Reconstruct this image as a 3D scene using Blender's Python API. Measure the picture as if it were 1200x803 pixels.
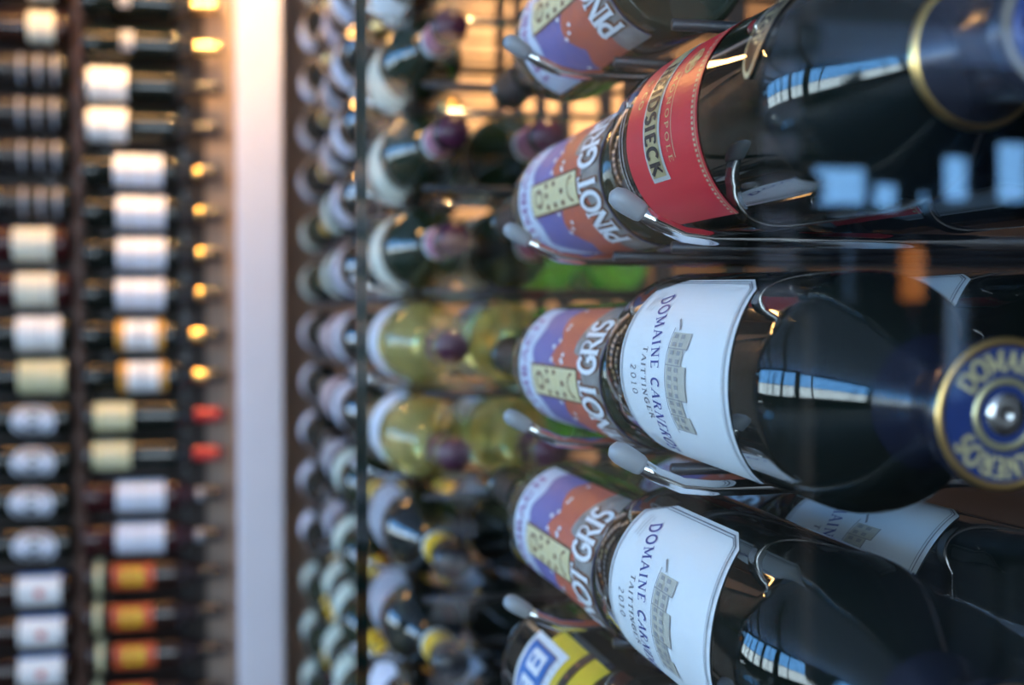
import bpy, math, random
from mathutils import Vector, Matrix

random.seed(7)
for _o in list(bpy.data.objects):
    bpy.data.objects.remove(_o, do_unlink=True)
SC = bpy.context.scene
COL = SC.collection

# ------------------------------------------------------------------ camera
F_PX, YAW, PITCH = 1500.0, 0.229, -0.019
cam = bpy.data.cameras.new('camera')
cam.sensor_width = 23.6
cam.sensor_fit = 'HORIZONTAL'
cam.lens = F_PX / 1200.0 * 23.6
cam.clip_start = 0.02
cam.dof.use_dof = True
cam.dof.focus_distance = 0.55
cam.dof.aperture_fstop = 3.8
cam_o = bpy.data.objects.new('camera', cam)
COL.objects.link(cam_o)
fw = Vector((math.sin(YAW) * math.cos(PITCH), math.cos(YAW) * math.cos(PITCH), math.sin(PITCH)))
cam_o.rotation_euler = fw.to_track_quat('-Z', 'Y').to_euler()
cam_o.location = (0, 0, 0)
SC.camera = cam_o

# ------------------------------------------------------------------ world, exposure
w = bpy.data.worlds.new('world')
SC.world = w
w.use_nodes = True
bg = w.node_tree.nodes['Background']
bg.inputs[0].default_value = (0.40, 0.62, 1.0, 1)
bg.inputs[1].default_value = 0.6
vs = SC.view_settings
vs.view_transform = 'Standard'
vs.look = 'None'
vs.gamma = 1.0
vs.exposure = 0.0
vs.use_curve_mapping = False
SKY_SIDE, SKY_BACK = 12.0, 7.0          # radiance of the daylit panes
SPOT_END, SPOT_RACK = 120.0, 140.0        # watts of the warm ceiling spots

# ------------------------------------------------------------------ materials
MATS = {}
def mat(name, col, rough=0.5, metal=0.0, trans=0.0, ior=1.5, noise=0.0, scale=40.0, col2=None,
        emit=None, strength=0.0, bump=0.0, coat=0.0, spec=0.5):
    if name in MATS:
        return MATS[name]
    m = bpy.data.materials.new(name)
    m.use_nodes = True
    nt = m.node_tree
    b = nt.nodes['Principled BSDF']
    b.inputs['Base Color'].default_value = (*col, 1)
    b.inputs['Roughness'].default_value = rough
    b.inputs['Metallic'].default_value = metal
    b.inputs['Transmission Weight'].default_value = trans
    b.inputs['IOR'].default_value = ior
    b.inputs['Coat Weight'].default_value = coat
    b.inputs['Specular IOR Level'].default_value = spec
    if noise > 0 or col2:
        tc = nt.nodes.new('ShaderNodeTexCoord')
        nz = nt.nodes.new('ShaderNodeTexNoise')
        nz.inputs['Scale'].default_value = scale
        nz.inputs['Detail'].default_value = 4
        nt.links.new(tc.outputs['Object'], nz.inputs['Vector'])
        mx = nt.nodes.new('ShaderNodeMix')
        mx.data_type = 'RGBA'
        c2 = col2 or tuple(max(0, c * (1 - noise)) for c in col)
        mx.inputs[6].default_value = (*col, 1)
        mx.inputs[7].default_value = (*c2, 1)
        nt.links.new(nz.outputs['Fac'], mx.inputs[0])
        nt.links.new(mx.outputs[2], b.inputs['Base Color'])
        if bump:
            bp = nt.nodes.new('ShaderNodeBump')
            bp.inputs['Strength'].default_value = bump
            bp.inputs['Distance'].default_value = 0.002
            nt.links.new(nz.outputs['Fac'], bp.inputs['Height'])
            nt.links.new(bp.outputs['Normal'], b.inputs['Normal'])
    if emit:
        b.inputs['Emission Color'].default_value = (*emit, 1)
        b.inputs['Emission Strength'].default_value = strength
    MATS[name] = m
    return m

def pane_glass():
    m = bpy.data.materials.new('clear_pane')
    m.use_nodes = True
    nt = m.node_tree
    nt.nodes.clear()
    out = nt.nodes.new('ShaderNodeOutputMaterial')
    mx = nt.nodes.new('ShaderNodeMixShader')
    tr = nt.nodes.new('ShaderNodeBsdfTransparent')
    tr.inputs[0].default_value = (0.965, 0.985, 0.98, 1)
    gl = nt.nodes.new('ShaderNodeBsdfGlossy')
    gl.inputs['Roughness'].default_value = 0.004
    fr = nt.nodes.new('ShaderNodeFresnel')
    fr.inputs[0].default_value = 1.5
    geo = nt.nodes.new('ShaderNodeNewGeometry')
    # the slab's inner face gets the same Fresnel as its outer face
    ior = nt.nodes.new('ShaderNodeMix')
    ior.data_type = 'FLOAT'
    ior.inputs[2].default_value = 1.5
    ior.inputs[3].default_value = 1 / 1.5
    nt.links.new(geo.outputs['Backfacing'], ior.inputs[0])
    nt.links.new(ior.outputs[0], fr.inputs[0])
    mn = nt.nodes.new('ShaderNodeMath')
    mn.operation = 'MINIMUM'
    mn.inputs[1].default_value = 0.068        # coated glass: reflection stays low at flat angles
    nt.links.new(fr.outputs[0], mn.inputs[0])
    nt.links.new(mn.outputs[0], mx.inputs[0])
    nt.links.new(tr.outputs[0], mx.inputs[1])
    nt.links.new(gl.outputs[0], mx.inputs[2])
    nt.links.new(mx.outputs[0], out.inputs[0])
    return m

M_PANE = pane_glass()
M_EDGE = mat('pane_edge', (0.008, 0.035, 0.035), 0.15)
M_SEAL = mat('pane_seal', (0.01, 0.014, 0.016), 0.4)
M_POST = mat('post_paint', (0.68, 0.67, 0.73), 0.45, noise=0.06, scale=12)
M_CHROME = mat('rod_chrome', (0.72, 0.72, 0.74), 0.12, metal=1.0)
M_SLEEVE = mat('rod_sleeve', (0.34, 0.36, 0.40), 0.35, noise=0.08, scale=200)
M_RAIL = mat('rail_steel', (0.06, 0.06, 0.065), 0.35, metal=0.8)
M_ENDWALL = mat('end_wall_paint', (0.33, 0.25, 0.20), 0.7, noise=0.3, scale=6, bump=0.1)
M_BACK = mat('rack_back_wood', (0.045, 0.030, 0.022), 0.45, noise=0.5, scale=9, bump=0.1)
M_CEIL = mat('ceiling_paint', (0.55, 0.62, 0.80), 0.7, noise=0.1, scale=3)
M_BEAM = mat('beam_wood', (0.06, 0.035, 0.022), 0.5, noise=0.4, scale=8)
M_FLOOR = mat('floor_boards', (0.03, 0.02, 0.015), 0.5, noise=0.5, scale=5)
M_WALL = mat('room_wall', (0.018, 0.018, 0.022), 0.8, spec=0.15, noise=0.2, scale=4)
M_FRAME = mat('window_frame_paint', (0.03, 0.03, 0.035), 0.4, noise=0.1)
M_SKYP = mat('daylit_pane_side', (0.1, 0.1, 0.1), 0.1, emit=(0.74, 0.88, 1.0), strength=SKY_SIDE)
M_FILLN = mat('added_pane_near', (0.1, 0.1, 0.1), 0.1, emit=(0.70, 0.86, 1.0), strength=SKY_SIDE * .75)  # glow of the added windows in the near wall
M_SKYU = mat('daylit_pane_sky', (0.1, 0.1, 0.1), 0.1, emit=(0.16, 0.46, 1.0), strength=SKY_SIDE)
M_SKYB = mat('daylit_pane_back', (0.1, 0.1, 0.1), 0.1, emit=(0.22, 0.52, 1.0), strength=SKY_BACK)
G_BLACK = mat('glass_black_green', (0.004, 0.007, 0.005), 0.03, ior=1.52, coat=0.3)
G_DKGREEN = mat('glass_dark_green', (0.012, 0.022, 0.010), 0.04, ior=1.52)
G_BROWN = mat('glass_dark_brown', (0.020, 0.008, 0.006), 0.06, ior=1.5)
G_RED = mat('glass_dark_red', (0.035, 0.006, 0.007), 0.07, ior=1.5)
G_GOLD = mat('glass_gold_wine', (0.80, 0.72, 0.26), 0.02, trans=0.8, ior=1.34)
G_GREEN = mat('glass_bright_green', (0.20, 0.80, 0.08), 0.04, trans=0.7, ior=1.36)
P_WHITE = mat('paper_white', (0.83, 0.85, 0.86), 0.55, noise=0.04, scale=300)
P_CREAM = mat('paper_cream', (0.74, 0.73, 0.60), 0.55, noise=0.06, scale=200)
P_YCREAM = mat('paper_yellow_cream', (0.66, 0.63, 0.38), 0.55, noise=0.06, scale=200)
P_BLUEW = mat('paper_cool_white', (0.68, 0.74, 0.86), 0.5, noise=0.05, scale=200)
P_GREY = mat('paper_grey', (0.36, 0.39, 0.46), 0.5, noise=0.08, scale=200)
P_MINT = mat('paper_pale_mint', (0.52, 0.64, 0.55), 0.5, noise=0.08, scale=150)
P_PINK = mat('paper_pale_pink', (0.62, 0.50, 0.54), 0.5, noise=0.08, scale=150)
P_RED = mat('label_red', (0.74, 0.016, 0.035), 0.35, noise=0.10, scale=60)
P_ORED = mat('label_orange_red', (0.62, 0.10, 0.03), 0.45, noise=0.15, scale=120)
P_YEL = mat('label_yellow', (0.80, 0.58, 0.02), 0.45, noise=0.08, scale=150)
P_ORANGE = mat('label_orange', (0.75, 0.36, 0.06), 0.45, noise=0.1, scale=120)
P_BLUE = mat('label_blue', (0.03, 0.20, 0.62), 0.4, noise=0.35, scale=160)
P_VIOLET = mat('label_violet', (0.11, 0.12, 0.42), 0.5, col2=(0.26, 0.20, 0.40), noise=0.2, scale=90)
P_ROOF = mat('label_brick', (0.74, 0.14, 0.04), 0.5, col2=(0.46, 0.12, 0.10), noise=0.2, scale=130)
P_TOWER = mat('label_tower', (0.84, 0.68, 0.30), 0.5, col2=(0.72, 0.66, 0.44), noise=0.2, scale=160)
P_STREET = mat('label_street', (0.50, 0.48, 0.46), 0.5, col2=(0.12, 0.09, 0.07), noise=0.5, scale=90)
I_NAVY = mat('ink_navy', (0.05, 0.07, 0.30), 0.5)
I_GREYI = mat('ink_grey', (0.20, 0.21, 0.24), 0.5)
I_PALE = mat('ink_pale_grey', (0.52, 0.53, 0.55), 0.5)
I_BLACK = mat('ink_black', (0.012, 0.010, 0.010), 0.45)
I_BROWN = mat('ink_brown', (0.20, 0.07, 0.03), 0.5)
I_PURPLE = mat('ink_purple', (0.28, 0.05, 0.26), 0.5)
I_WHITE = mat('ink_white', (0.86, 0.86, 0.88), 0.5)
I_TAN = mat('ink_tan', (0.62, 0.58, 0.48), 0.55, noise=0.25, scale=300)
I_DTAN = mat('ink_dark_tan', (0.34, 0.33, 0.33), 0.55)
I_GOLD = mat('ink_gold', (0.66, 0.46, 0.20), 0.4, metal=0.15)
I_PGOLD = mat('ink_pale_gold', (0.62, 0.54, 0.32), 0.4, metal=0.15)
I_SILVER = mat('ink_silver', (0.60, 0.60, 0.58), 0.35, metal=0.2)
FOIL_GOLD = mat('foil_gold', (0.80, 0.52, 0.20), 0.28, metal=1.0)
FOIL_PGOLD = mat('foil_pale_gold', (0.66, 0.60, 0.36), 0.30, metal=0.8)
FOIL_SILVER = mat('foil_silver', (0.72, 0.73, 0.76), 0.22, metal=1.0)
FOIL_NAVY = mat('foil_navy', (0.018, 0.045, 0.20), 0.3, metal=0.2)
FOIL_BLACK = mat('foil_black', (0.012, 0.011, 0.012), 0.28)
FOIL_PURPLE = mat('foil_purple', (0.07, 0.010, 0.04), 0.3)
FOIL_PINK = mat('foil_pink', (0.46, 0.17, 0.26), 0.35)
FOIL_YEL = mat('foil_yellow', (0.82, 0.50, 0.01), 0.35)
FOIL_RED = mat('foil_red', (0.55, 0.02, 0.02), 0.35)
FOIL_WHITE = mat('foil_white', (0.66, 0.74, 0.76), 0.4)
FOIL_GREY = mat('foil_grey', (0.30, 0.31, 0.34), 0.4)

# ------------------------------------------------------------------ mesh helpers
class MB:
    def __init__(s):
        s.v, s.f = [], []
    def poly(s, pts):
        n = len(s.v)
        s.v += [tuple(p) for p in pts]
        s.f.append(tuple(range(n, n + len(pts))))
    def grid(s, fn, us, vs_):
        n = len(s.v)
        for u in us:
            for v in vs_:
                s.v.append(tuple(fn(u, v)))
        nv = len(vs_)
        for i in range(len(us) - 1):
            for j in range(nv - 1):
                a = n + i * nv + j
                s.f.append((a, a + nv, a + nv + 1, a + 1))
    def box(s, x0, x1, y0, y1, z0, z1):
        n = len(s.v)
        s.v += [(x0, y0, z0), (x1, y0, z0), (x1, y1, z0), (x0, y1, z0), (x0, y0, z1), (x1, y0, z1), (x1, y1, z1), (x0, y1, z1)]
        s.f += [tuple(n + i for i in q) for q in ((3, 2, 1, 0), (4, 5, 6, 7), (0, 1, 5, 4), (1, 2, 6, 5), (2, 3, 7, 6), (3, 0, 4, 7))]
    def lathe(s, prof, seg=40, c=(0, 0)):
        rings = []
        for r, z in prof:
            if r < 1e-6:
                rings.append([len(s.v)])
                s.v.append((c[0], c[1], z))
            else:
                n = len(s.v)
                for i in range(seg):
                    a = 2 * math.pi * i / seg
                    s.v.append((c[0] + r * math.cos(a), c[1] + r * math.sin(a), z))
                rings.append(list(range(n, n + seg)))
        for A, B in zip(rings, rings[1:]):
            for i in range(seg):
                j = (i + 1) % seg
                if len(A) == 1 and len(B) == 1:
                    continue
                if len(A) == 1:
                    s.f.append((A[0], B[j], B[i]))
                elif len(B) == 1:
                    s.f.append((A[i], A[j], B[0]))
                else:
                    s.f.append((A[i], A[j], B[j], B[i]))
    def tube(s, pts, rad, seg=10, caps=True):
        pts = [Vector(p) for p in pts]
        rr = rad if isinstance(rad, (list, tuple)) else [rad] * len(pts)
        rings = []
        for i, p in enumerate(pts):
            d = (pts[min(i + 1, len(pts) - 1)] - pts[max(i - 1, 0)]).normalized()
            a = d.cross(Vector((0, 0, 1)))
            if a.length < 1e-4:
                a = d.cross(Vector((0, 1, 0)))
            a.normalize()
            b = a.cross(d)
            n = len(s.v)
            for k in range(seg):
                t = 2 * math.pi * k / seg
                s.v.append(tuple(p + a * (rr[i] * math.cos(t)) + b * (rr[i] * math.sin(t))))
            rings.append(n)
        for A, B in zip(rings, rings[1:]):
            for k in range(seg):
                j = (k + 1) % seg
                s.f.append((A + k, A + j, B + j, B + k))
        if caps:
            s.f.append(tuple(rings[0] + k for k in reversed(range(seg))))
            s.f.append(tuple(rings[-1] + k for k in range(seg)))
    def mesh(s, name, m, smooth=False):
        me = bpy.data.meshes.new(name)
        me.from_pydata(s.v, [], s.f)
        me.materials.append(m)
        if smooth:
            me.polygons.foreach_set('use_smooth', [True] * len(me.polygons))
        me.update()
        return me

def link(name, me, parent=None, loc=None, rot=None):
    o = bpy.data.objects.new(name, me)
    COL.objects.link(o)
    if parent:
        o.parent = parent
    if loc is not None:
        o.location = loc
    if rot is not None:
        o.rotation_euler = rot
    return o

def tag(o, label=None, cat=None, group=None, kind=None):
    if label: o['label'] = label
    if cat: o['category'] = cat
    if group: o['group'] = group
    if kind: o['kind'] = kind
    return o

def lin(a, b, n):
    return [a + (b - a) * i / (n - 1) for i in range(n)]

# ------------------------------------------------------------------ lettering: a small stroke alphabet with serifs
def arc(cx, cy, rx, ry, a0, a1, n=12):
    return [(cx + rx * math.cos(math.radians(a)), cy + ry * math.sin(math.radians(a))) for a in lin(a0, a1, n)]
# glyph: (width, [(points, thick?)], [(serif x, serif y)])
GL = {
 'A': (.78, [([(.06, 0), (.39, 1)], 0), ([(.39, 1), (.72, 0)], 1), ([(.18, .34), (.60, .34)], 0)], [(.06, 0), (.72, 0)]),
 'B': (.66, [([(.14, 0), (.14, 1)], 1), ([(.14, 1), (.34, 1)] + arc(.34, .77, .22, .23, 90, -90) + [(.14, .54)], 0), ([(.14, .54), (.36, .54)] + arc(.36, .27, .25, .27, 90, -90) + [(.14, 0)], 1)], [(.14, 0), (.14, 1)]),
 'C': (.76, [(arc(.42, .5, .34, .5, 50, 310, 18), 1)], []),
 'D': (.80, [([(.14, 0), (.14, 1)], 1), ([(.14, 1), (.34, 1)] + arc(.34, .5, .38, .5, 90, -90, 16) + [(.14, 0)], 1)], [(.14, 0), (.14, 1)]),
 'E': (.64, [([(.14, 0), (.14, 1)], 1), ([(.14, 1), (.56, 1), (.56, .86)], 0), ([(.14, .52), (.46, .52)], 0), ([(.14, 0), (.58, 0), (.58, .16)], 0)], [(.14, 0), (.14, 1)]),
 'G': (.80, [(arc(.42, .5, .34, .5, 50, 318, 18), 1), ([(.68, .16), (.68, .44), (.48, .44)], 1)], []),
 'H': (.80, [([(.14, 0), (.14, 1)], 1), ([(.66, 0), (.66, 1)], 1), ([(.14, .52), (.66, .52)], 0)], [(.14, 0), (.14, 1), (.66, 0), (.66, 1)]),
 'I': (.34, [([(.17, 0), (.17, 1)], 1)], [(.17, 0), (.17, 1)]),
 'K': (.76, [([(.14, 0), (.14, 1)], 1), ([(.62, 1), (.16, .46)], 0), ([(.28, .58), (.68, 0)], 1)], [(.14, 0), (.14, 1), (.68, 0), (.62, 1)]),
 'L': (.62, [([(.14, 0), (.14, 1)], 1), ([(.14, 0), (.56, 0), (.56, .16)], 0)], [(.14, 0), (.14, 1)]),
 'M': (.96, [([(.12, 0), (.14, 1)], 0), ([(.14, 1), (.48, .12)], 1), ([(.48, .12), (.80, 1)], 0), ([(.80, 1), (.84, 0)], 1)], [(.12, 0), (.84, 0), (.10, 1), (.84, 1)]),
 'N': (.82, [([(.14, 0), (.14, 1)], 0), ([(.14, 1), (.68, 0)], 1), ([(.68, 0), (.68, 1)], 0)], [(.14, 0), (.10, 1), (.68, 1)]),
 'O': (.86, [(arc(.43, .5, .36, .5, 0, 360, 24), 1)], []),
 'P': (.64, [([(.14, 0), (.14, 1)], 1), ([(.14, 1), (.34, 1)] + arc(.34, .74, .24, .26, 90, -90) + [(.14, .48)], 1)], [(.14, 0), (.14, 1)]),
 'R': (.76, [([(.14, 0), (.14, 1)], 1), ([(.14, 1), (.34, 1)] + arc(.34, .75, .23, .25, 90, -90) + [(.14, .50)], 0), ([(.36, .50), (.68, 0)], 1)], [(.14, 0), (.14, 1), (.70, 0)]),
 'S': (.58, [(arc(.30, .75, .20, .25, 40, 270, 12) + arc(.30, .25, .22, .25, 90, -140, 12), 1)], []),
 'T': (.70, [([(.35, 0), (.35, 1)], 1), ([(.06, .86), (.06, 1), (.64, 1), (.64, .86)], 0)], [(.35, 0)]),
 'U': (.78, [([(.14, 1), (.14, .34)] + arc(.40, .30, .26, .30, 180, 360, 12) + [(.66, 1)], 1)], [(.14, 1), (.66, 1)]),
 '0': (.62, [(arc(.31, .5, .24, .5, 0, 360, 20), 0)], []),
 '1': (.42, [([(.10, .82), (.22, 1), (.22, 0)], 0)], [(.22, 0)]),
 '2': (.60, [(arc(.30, .74, .21, .26, 160, -40, 12) + [(.10, 0), (.52, 0)], 0)], []),
 '&': (.74, [([(.64, 0), (.20, .74)] + arc(.34, .80, .15, .20, 190, -20, 10) + [(.14, .36)] + arc(.32, .24, .22, .24, 160, 350, 12) + [(.66, .46)], 0)], []),
 ' ': (.36, [], []),
}
def text_width(txt, h, track=0.10):
    return sum(GL[c][0] * h + track * h for c in txt) - track * h
def text_quads(txt, h, thick=0.16, thin=0.07, serif=True, track=0.10):
    """list of quads ((u,v) x4) centred on u=0, baseline v=0"""
    out = []
    u0 = -text_width(txt, h, track) / 2
    for ch in txt:
        wdt, strokes, ser = GL[ch]
        for pts, tk in strokes:
            wd = (thick if tk else thin) * h
            for (x0, y0), (x1, y1) in zip(pts, pts[1:]):
                ax, ay, bx, by = u0 + x0 * h, y0 * h, u0 + x1 * h, y1 * h
                dx, dy = bx - ax, by - ay
                L = math.hypot(dx, dy) or 1e-9
                dx, dy = dx / L, dy / L
                e = wd * 0.12
                nx, ny = -dy * wd / 2, dx * wd / 2
                out.append([(ax - dx * e + nx, ay - dy * e + ny), (ax - dx * e - nx, ay - dy * e - ny),
                            (bx + dx * e - nx, by + dy * e - ny), (bx + dx * e + nx, by + dy * e + ny)])
        if serif:
            for sx, sy in ser:
                a, t = 0.13 * h, thin * h / 2
                cx, cy = u0 + sx * h, sy * h
                out.append([(cx - a, cy - t), (cx + a, cy - t), (cx + a, cy + t), (cx - a, cy + t)])
        u0 += (wdt + track) * h
    return out

# cylinder mapping: label faces local -Y, up is +Z, reading direction is +X
def cyl(R, off):
    def f(s, t):
        a = s / R
        return ((R + off) * math.sin(a), -(R + off) * math.cos(a), t)
    return f
def text_mesh(name, txt, h, m, R, off, s0, t0, thick=.16, thin=.07, serif=True, track=.1, bend=None):
    mb = MB()
    f = cyl(R, off)
    for q in text_quads(txt, h, thick, thin, serif, track):
        pts = []
        for u, v in q:
            if bend:
                pts.append(f(*bend(u, v)))
            else:
                pts.append(f(s0 + u, t0 + v))
        mb.poly(pts)
    return mb.mesh(name, m)
def patch(name, R, off, s0, s1, t0, t1, m, mb=None):
    b = mb or MB()
    n = max(2, int(abs(s1 - s0) / 0.004) + 2)
    b.grid(cyl(R, off), lin(s0, s1, n), lin(t0, t1, 2))
    return None if mb else b.mesh(name, m, True)
def strip(R, off, pts, wd, mb, closed=False):
    """thin line of width wd along (s,t) points"""
    f = cyl(R, off)
    P = pts + [pts[0]] if closed else pts
    for (a, b), (c, d) in zip(P, P[1:]):
        L = math.hypot(c - a, d - b)
        if L < 1e-9: continue
        n = max(1, int(L / .004))
        nx, ny = -(d - b) / L * wd / 2, (c - a) / L * wd / 2
        for i in range(n):
            p0 = (a + (c - a) * i / n, b + (d - b) * i / n)
            p1 = (a + (c - a) * (i + 1) / n, b + (d - b) * (i + 1) / n)
            mb.poly([f(p0[0] + nx, p0[1] + ny), f(p0[0] - nx, p0[1] - ny), f(p1[0] - nx, p1[1] - ny), f(p1[0] + nx, p1[1] + ny)])

# ------------------------------------------------------------------ bottle shapes
PROF = {  # radius, end of straight side, neck radius, start of neck, total length
    'champagne': (.044, .184, .0158, .245, .264),
    'champagne_tall': (.044, .184, .0158, .260, .283),
    'bordeaux': (.0375, .190, .0145, .225, .300),
    'burgundy': (.0395, .140, .0145, .225, .300),
    'wide': (.0425, .140, .0150, .228, .308),
    'alsace': (.0385, .195, .0140, .335, .385),
}
def body_profile(kind):
    R, h1, rn, h2, H = PROF[kind]
    p = [(0, .018), (R * .45, .012), (R - .008, .0015), (R - .004, 0), (R - .0012, .002), (R, .007), (R, .03), (R, h1 * .6), (R, h1 - .004), (R, h1)]
    n = 12
    for i in range(1, n + 1):
        t = i / n
        if kind == 'bordeaux':
            k = math.sqrt(max(0, 1 - t ** 2.4)); k = .5 * k + .5 * (0.5 + 0.5 * math.cos(math.pi * t))
        else:
            k = 0.5 + 0.5 * math.cos(math.pi * t ** .92)
        p.append((rn + (R - rn) * k, h1 + (h2 - h1) * t))
    p += [(rn * .97, h2 + (H - h2) * .5), (rn * .96, H - .012), (rn * 1.1, H - .010), (rn * 1.1, H - .004), (rn * .9, H - .002), (0, H - .002)]
    return p
def radius_at(kind, z):
    pr = body_profile(kind)[3:]
    for (r0, z0), (r1, z1) in zip(pr, pr[1:]):
        if z0 <= z <= z1 and z1 > z0:
            return r0 + (r1 - r0) * (z - z0) / (z1 - z0)
    return pr[-2][0]
def capsule_mesh(kind, z0, m, z1=None, top=True, extra=.0007, seg=28):
    H = PROF[kind][4]
    z1 = z1 or H
    zs = lin(z0, z1, 9)
    pr = []
    for z in zs:
        pr.append((radius_at(kind, min(z, H - .013)) + extra, z))
    if top and z1 >= H - 1e-6:
        pr[-1] = (pr[-2][0] - .0005, H + .0004)
        pr.append((0, H + .0008))
    mb = MB()
    mb.lathe(pr, seg)
    return mb.mesh('capsule', m, True)
_bodies = {}
def body_mesh(kind, m, seg=48):
    k = (kind, m.name, seg)
    if k not in _bodies:
        mb = MB()
        mb.lathe(body_profile(kind), seg)
        _bodies[k] = mb.mesh('bottle_' + kind, m, True)
    return _bodies[k]

# a kind of bottle: dict(body mesh, parts = [(name, mesh, label or None, [(sub name, mesh)])])
KINDS = {}

def kind_simple(key, shape, glass, paper=None, t=(.04, .12), half=.038, cap=None, cap_z=None, cap2=None, prints=(), seg=32, neck=None):
    R = PROF[shape][0]
    parts = []
    if paper:
        subs = []
        for i, (nm, s0, s1, t0, t1, m) in enumerate(prints):
            subs.append((nm, patch(nm, R, .0007 + i * .00012, s0, s1, t0, t1, m)))
        parts.append(('label', patch('label', R, .0004, -half, half, t[0], t[1], paper), None, subs))
    if neck:
        z0, z1, m = neck
        parts.append(('neck_band', capsule_mesh(shape, z0, m, z1, False, .0009, 24), None, []))
    if cap:
        H = PROF[shape][4]
        parts.append(('capsule', capsule_mesh(shape, cap_z or H - .06, cap, seg=24), None,
                      [('capsule_ring', capsule_mesh(shape, c0, m, c1, False, .0012, 24)) for (c0, c1, m) in (cap2 or [])]))
    KINDS[key] = dict(shape=shape, body=body_mesh(shape, glass, seg), parts=parts)

# ---- sparkling wine, white notched label
def carneros(key, shape_key, dz):
    R = PROF[shape_key][0]
    b0, W = .030, .053
    def top(s):
        x = abs(s)
        if x > .0452:
            return b0 + .110 - (x - .0452) / (W - .0452) * .017
        return b0 + .110 + .019 * (1 - (x / .0452) ** 2)
    def low(s):
        x = abs(s)
        return b0 if x < .043 else b0 + (x - .043) / .010 * .022
    def shape(off, inset, m, nm):
        mb = MB()
        f = cyl(R, off)
        ss = sorted(set(lin(-W + inset, W - inset, 49) + [-.0452, .0452, -.0453, .0453, -.043, .043]))
        for a, c in zip(ss, ss[1:]):
            mb.poly([f(a, low(a) + inset), f(c, low(c) + inset), f(c, top(c) - inset * 1.2), f(a, top(a) - inset * 1.2)])
        return mb.mesh(nm, m, True)
    label = shape(.0004, 0, P_WHITE, 'label')
    def outline(i):
        ss = lin(-W + i, W - i, 61)
        return [(s, low(s) + i) for s in ss] + [(s, top(s) - i * 1.3) for s in reversed(ss)]
    bd = MB()
    strip(R, .0007, outline(.0026), .0007, bd, True)
    strip(R, .0007, outline(.0042), .0004, bd, True)
    arch = lambda u, v: (u * .56 + (u / .05) * v * .25, .0745 - .020 * (u / .0625) ** 2 + v)
    nm = text_mesh('name', 'DOMAINE CARNEROS', .0092, I_NAVY, R, .0008, 0, 0, .17, .07, True, .20, arch)
    tt = text_mesh('maker', 'TAITTINGER', .0056, I_GREYI, R, .0008, 0, 0, .20, .09, True, .22, lambda u, v: (.003 + u * .68, .0612 + v))
    yr = text_mesh('year', '2010', .0068, I_GREYI, R, .0008, 0, 0, .16, .12, True, .35, lambda u, v: (.002 + u * .60, .0470 + v))
    # small faint print at the two lower corners
    sm = MB()
    for sg in (-1, 1):
        for k in range(3):
            strip(R, .0007, [(sg * .036 - .006, b0 + .012 + k * .0035), (sg * .036 + .006, b0 + .012 + k * .0035)], .0010, sm)
    small = sm.mesh('fine_print', mat('ink_faint', (.66, .67, .68), .5))
    # the engraved mansion
    e1, e2, CB = MB(), MB(), .0925
    for s0, s1, h in ((-.021, -.014, .021), (-.014, -.007, .017), (-.007, .007, .023), (.007, .014, .017), (.014, .021, .021)):
        patch('', R, .0006, s0, s1, CB, CB + h, None, e1)
        strip(R, .0009, [(s0, CB + h), (s1, CB + h)], .0010, e2)
        strip(R, .0009, [(s1, CB), (s1, CB + h)], .0005, e2)
        n = 2 if s1 - s0 < .012 else 4
        for k in range(n):
            c = s0 + (s1 - s0) * (k + .5) / n
            for r in (.005, .0125):
                patch('', R, .0009, c - .0009, c + .0009, CB + r - .002, CB + r + .002, None, e2)
    strip(R, .0009, [(-.023, CB - .0005), (.023, CB - .0005)], .0008, e2)
    strip(R, .0009, [(-.027, CB), (-.022, CB + .006)], .0012, e2)
    emb = e1.mesh('mansion', I_TAN)
    eml = e2.mesh('mansion_lines', I_DTAN)
    subs = [('border', bd.mesh('border', I_GREYI)), ('name_lettering', nm), ('maker_lettering', tt), ('year_lettering', yr),
            ('fine_print', small), ('mansion_emblem', emb), ('mansion_lines', eml)]
    # foil and crown plaque
    H = PROF[shape_key][4]
    c = MB()
    c.lathe([(.0226, .226 + dz), (.0190, .234 + dz), (.0176, .241 + dz), (.0176, .245 + dz), (.0210, .252 + dz), (.0232, .260 + dz), (.0230, H), (.0222, H + .0008)], 40)
    d = MB()
    d.lathe([(.0222, H + .0008), (0, H + .0010)], 40)
    def ring(r0, r1, z, m, nm):
        x = MB(); x.lathe([(r1, z), (r1 - .0002, z + .0006), (r0 + .0002, z + .0006), (r0, z)], 40)
        return x.mesh(nm, m, True)
    cap = c.mesh('foil', mat('foil_midnight', (.008, .010, .022), .2), True)
    csub = [('plaque', d.mesh('plaque', FOIL_NAVY, True)), ('plaque_rim', ring(.0205, .0232, H + .0008, FOIL_GOLD, 'plaque_rim')),
            ('plaque_ring', ring(.0088, .0112, H + .0010, FOIL_PGOLD, 'plaque_ring')), ('plaque_boss', ring(.0001, .0066, H + .0010, FOIL_SILVER, 'plaque_boss'))]
    lt = MB()
    for txt, a0, sg in (('DOMAINE', math.pi, -1), ('CARNEROS', 0, -1)):
        for q in text_quads(txt, .0058, .26, .15, True, .08):
            pts = []
            for u, v in q:
                r = .0132 + v; a = a0 - u / .0160
                pts.append((r * math.cos(a), r * math.sin(a), H + .0015))
            lt.poly(pts)
    csub.append(('plaque_lettering', lt.mesh('plaque_lettering', I_PGOLD)))
    KINDS[key] = dict(shape=shape_key, body=body_mesh(shape_key, G_BLACK, 72),
        parts=[('label', label, 'white notched paper label with navy lettering and a mansion engraving', subs), ('foil', cap, 'navy foil with gold rimmed crown plaque', csub)])
carneros('carneros', 'champagne', 0)
carneros('carneros_tall', 'champagne_tall', .018)

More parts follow.
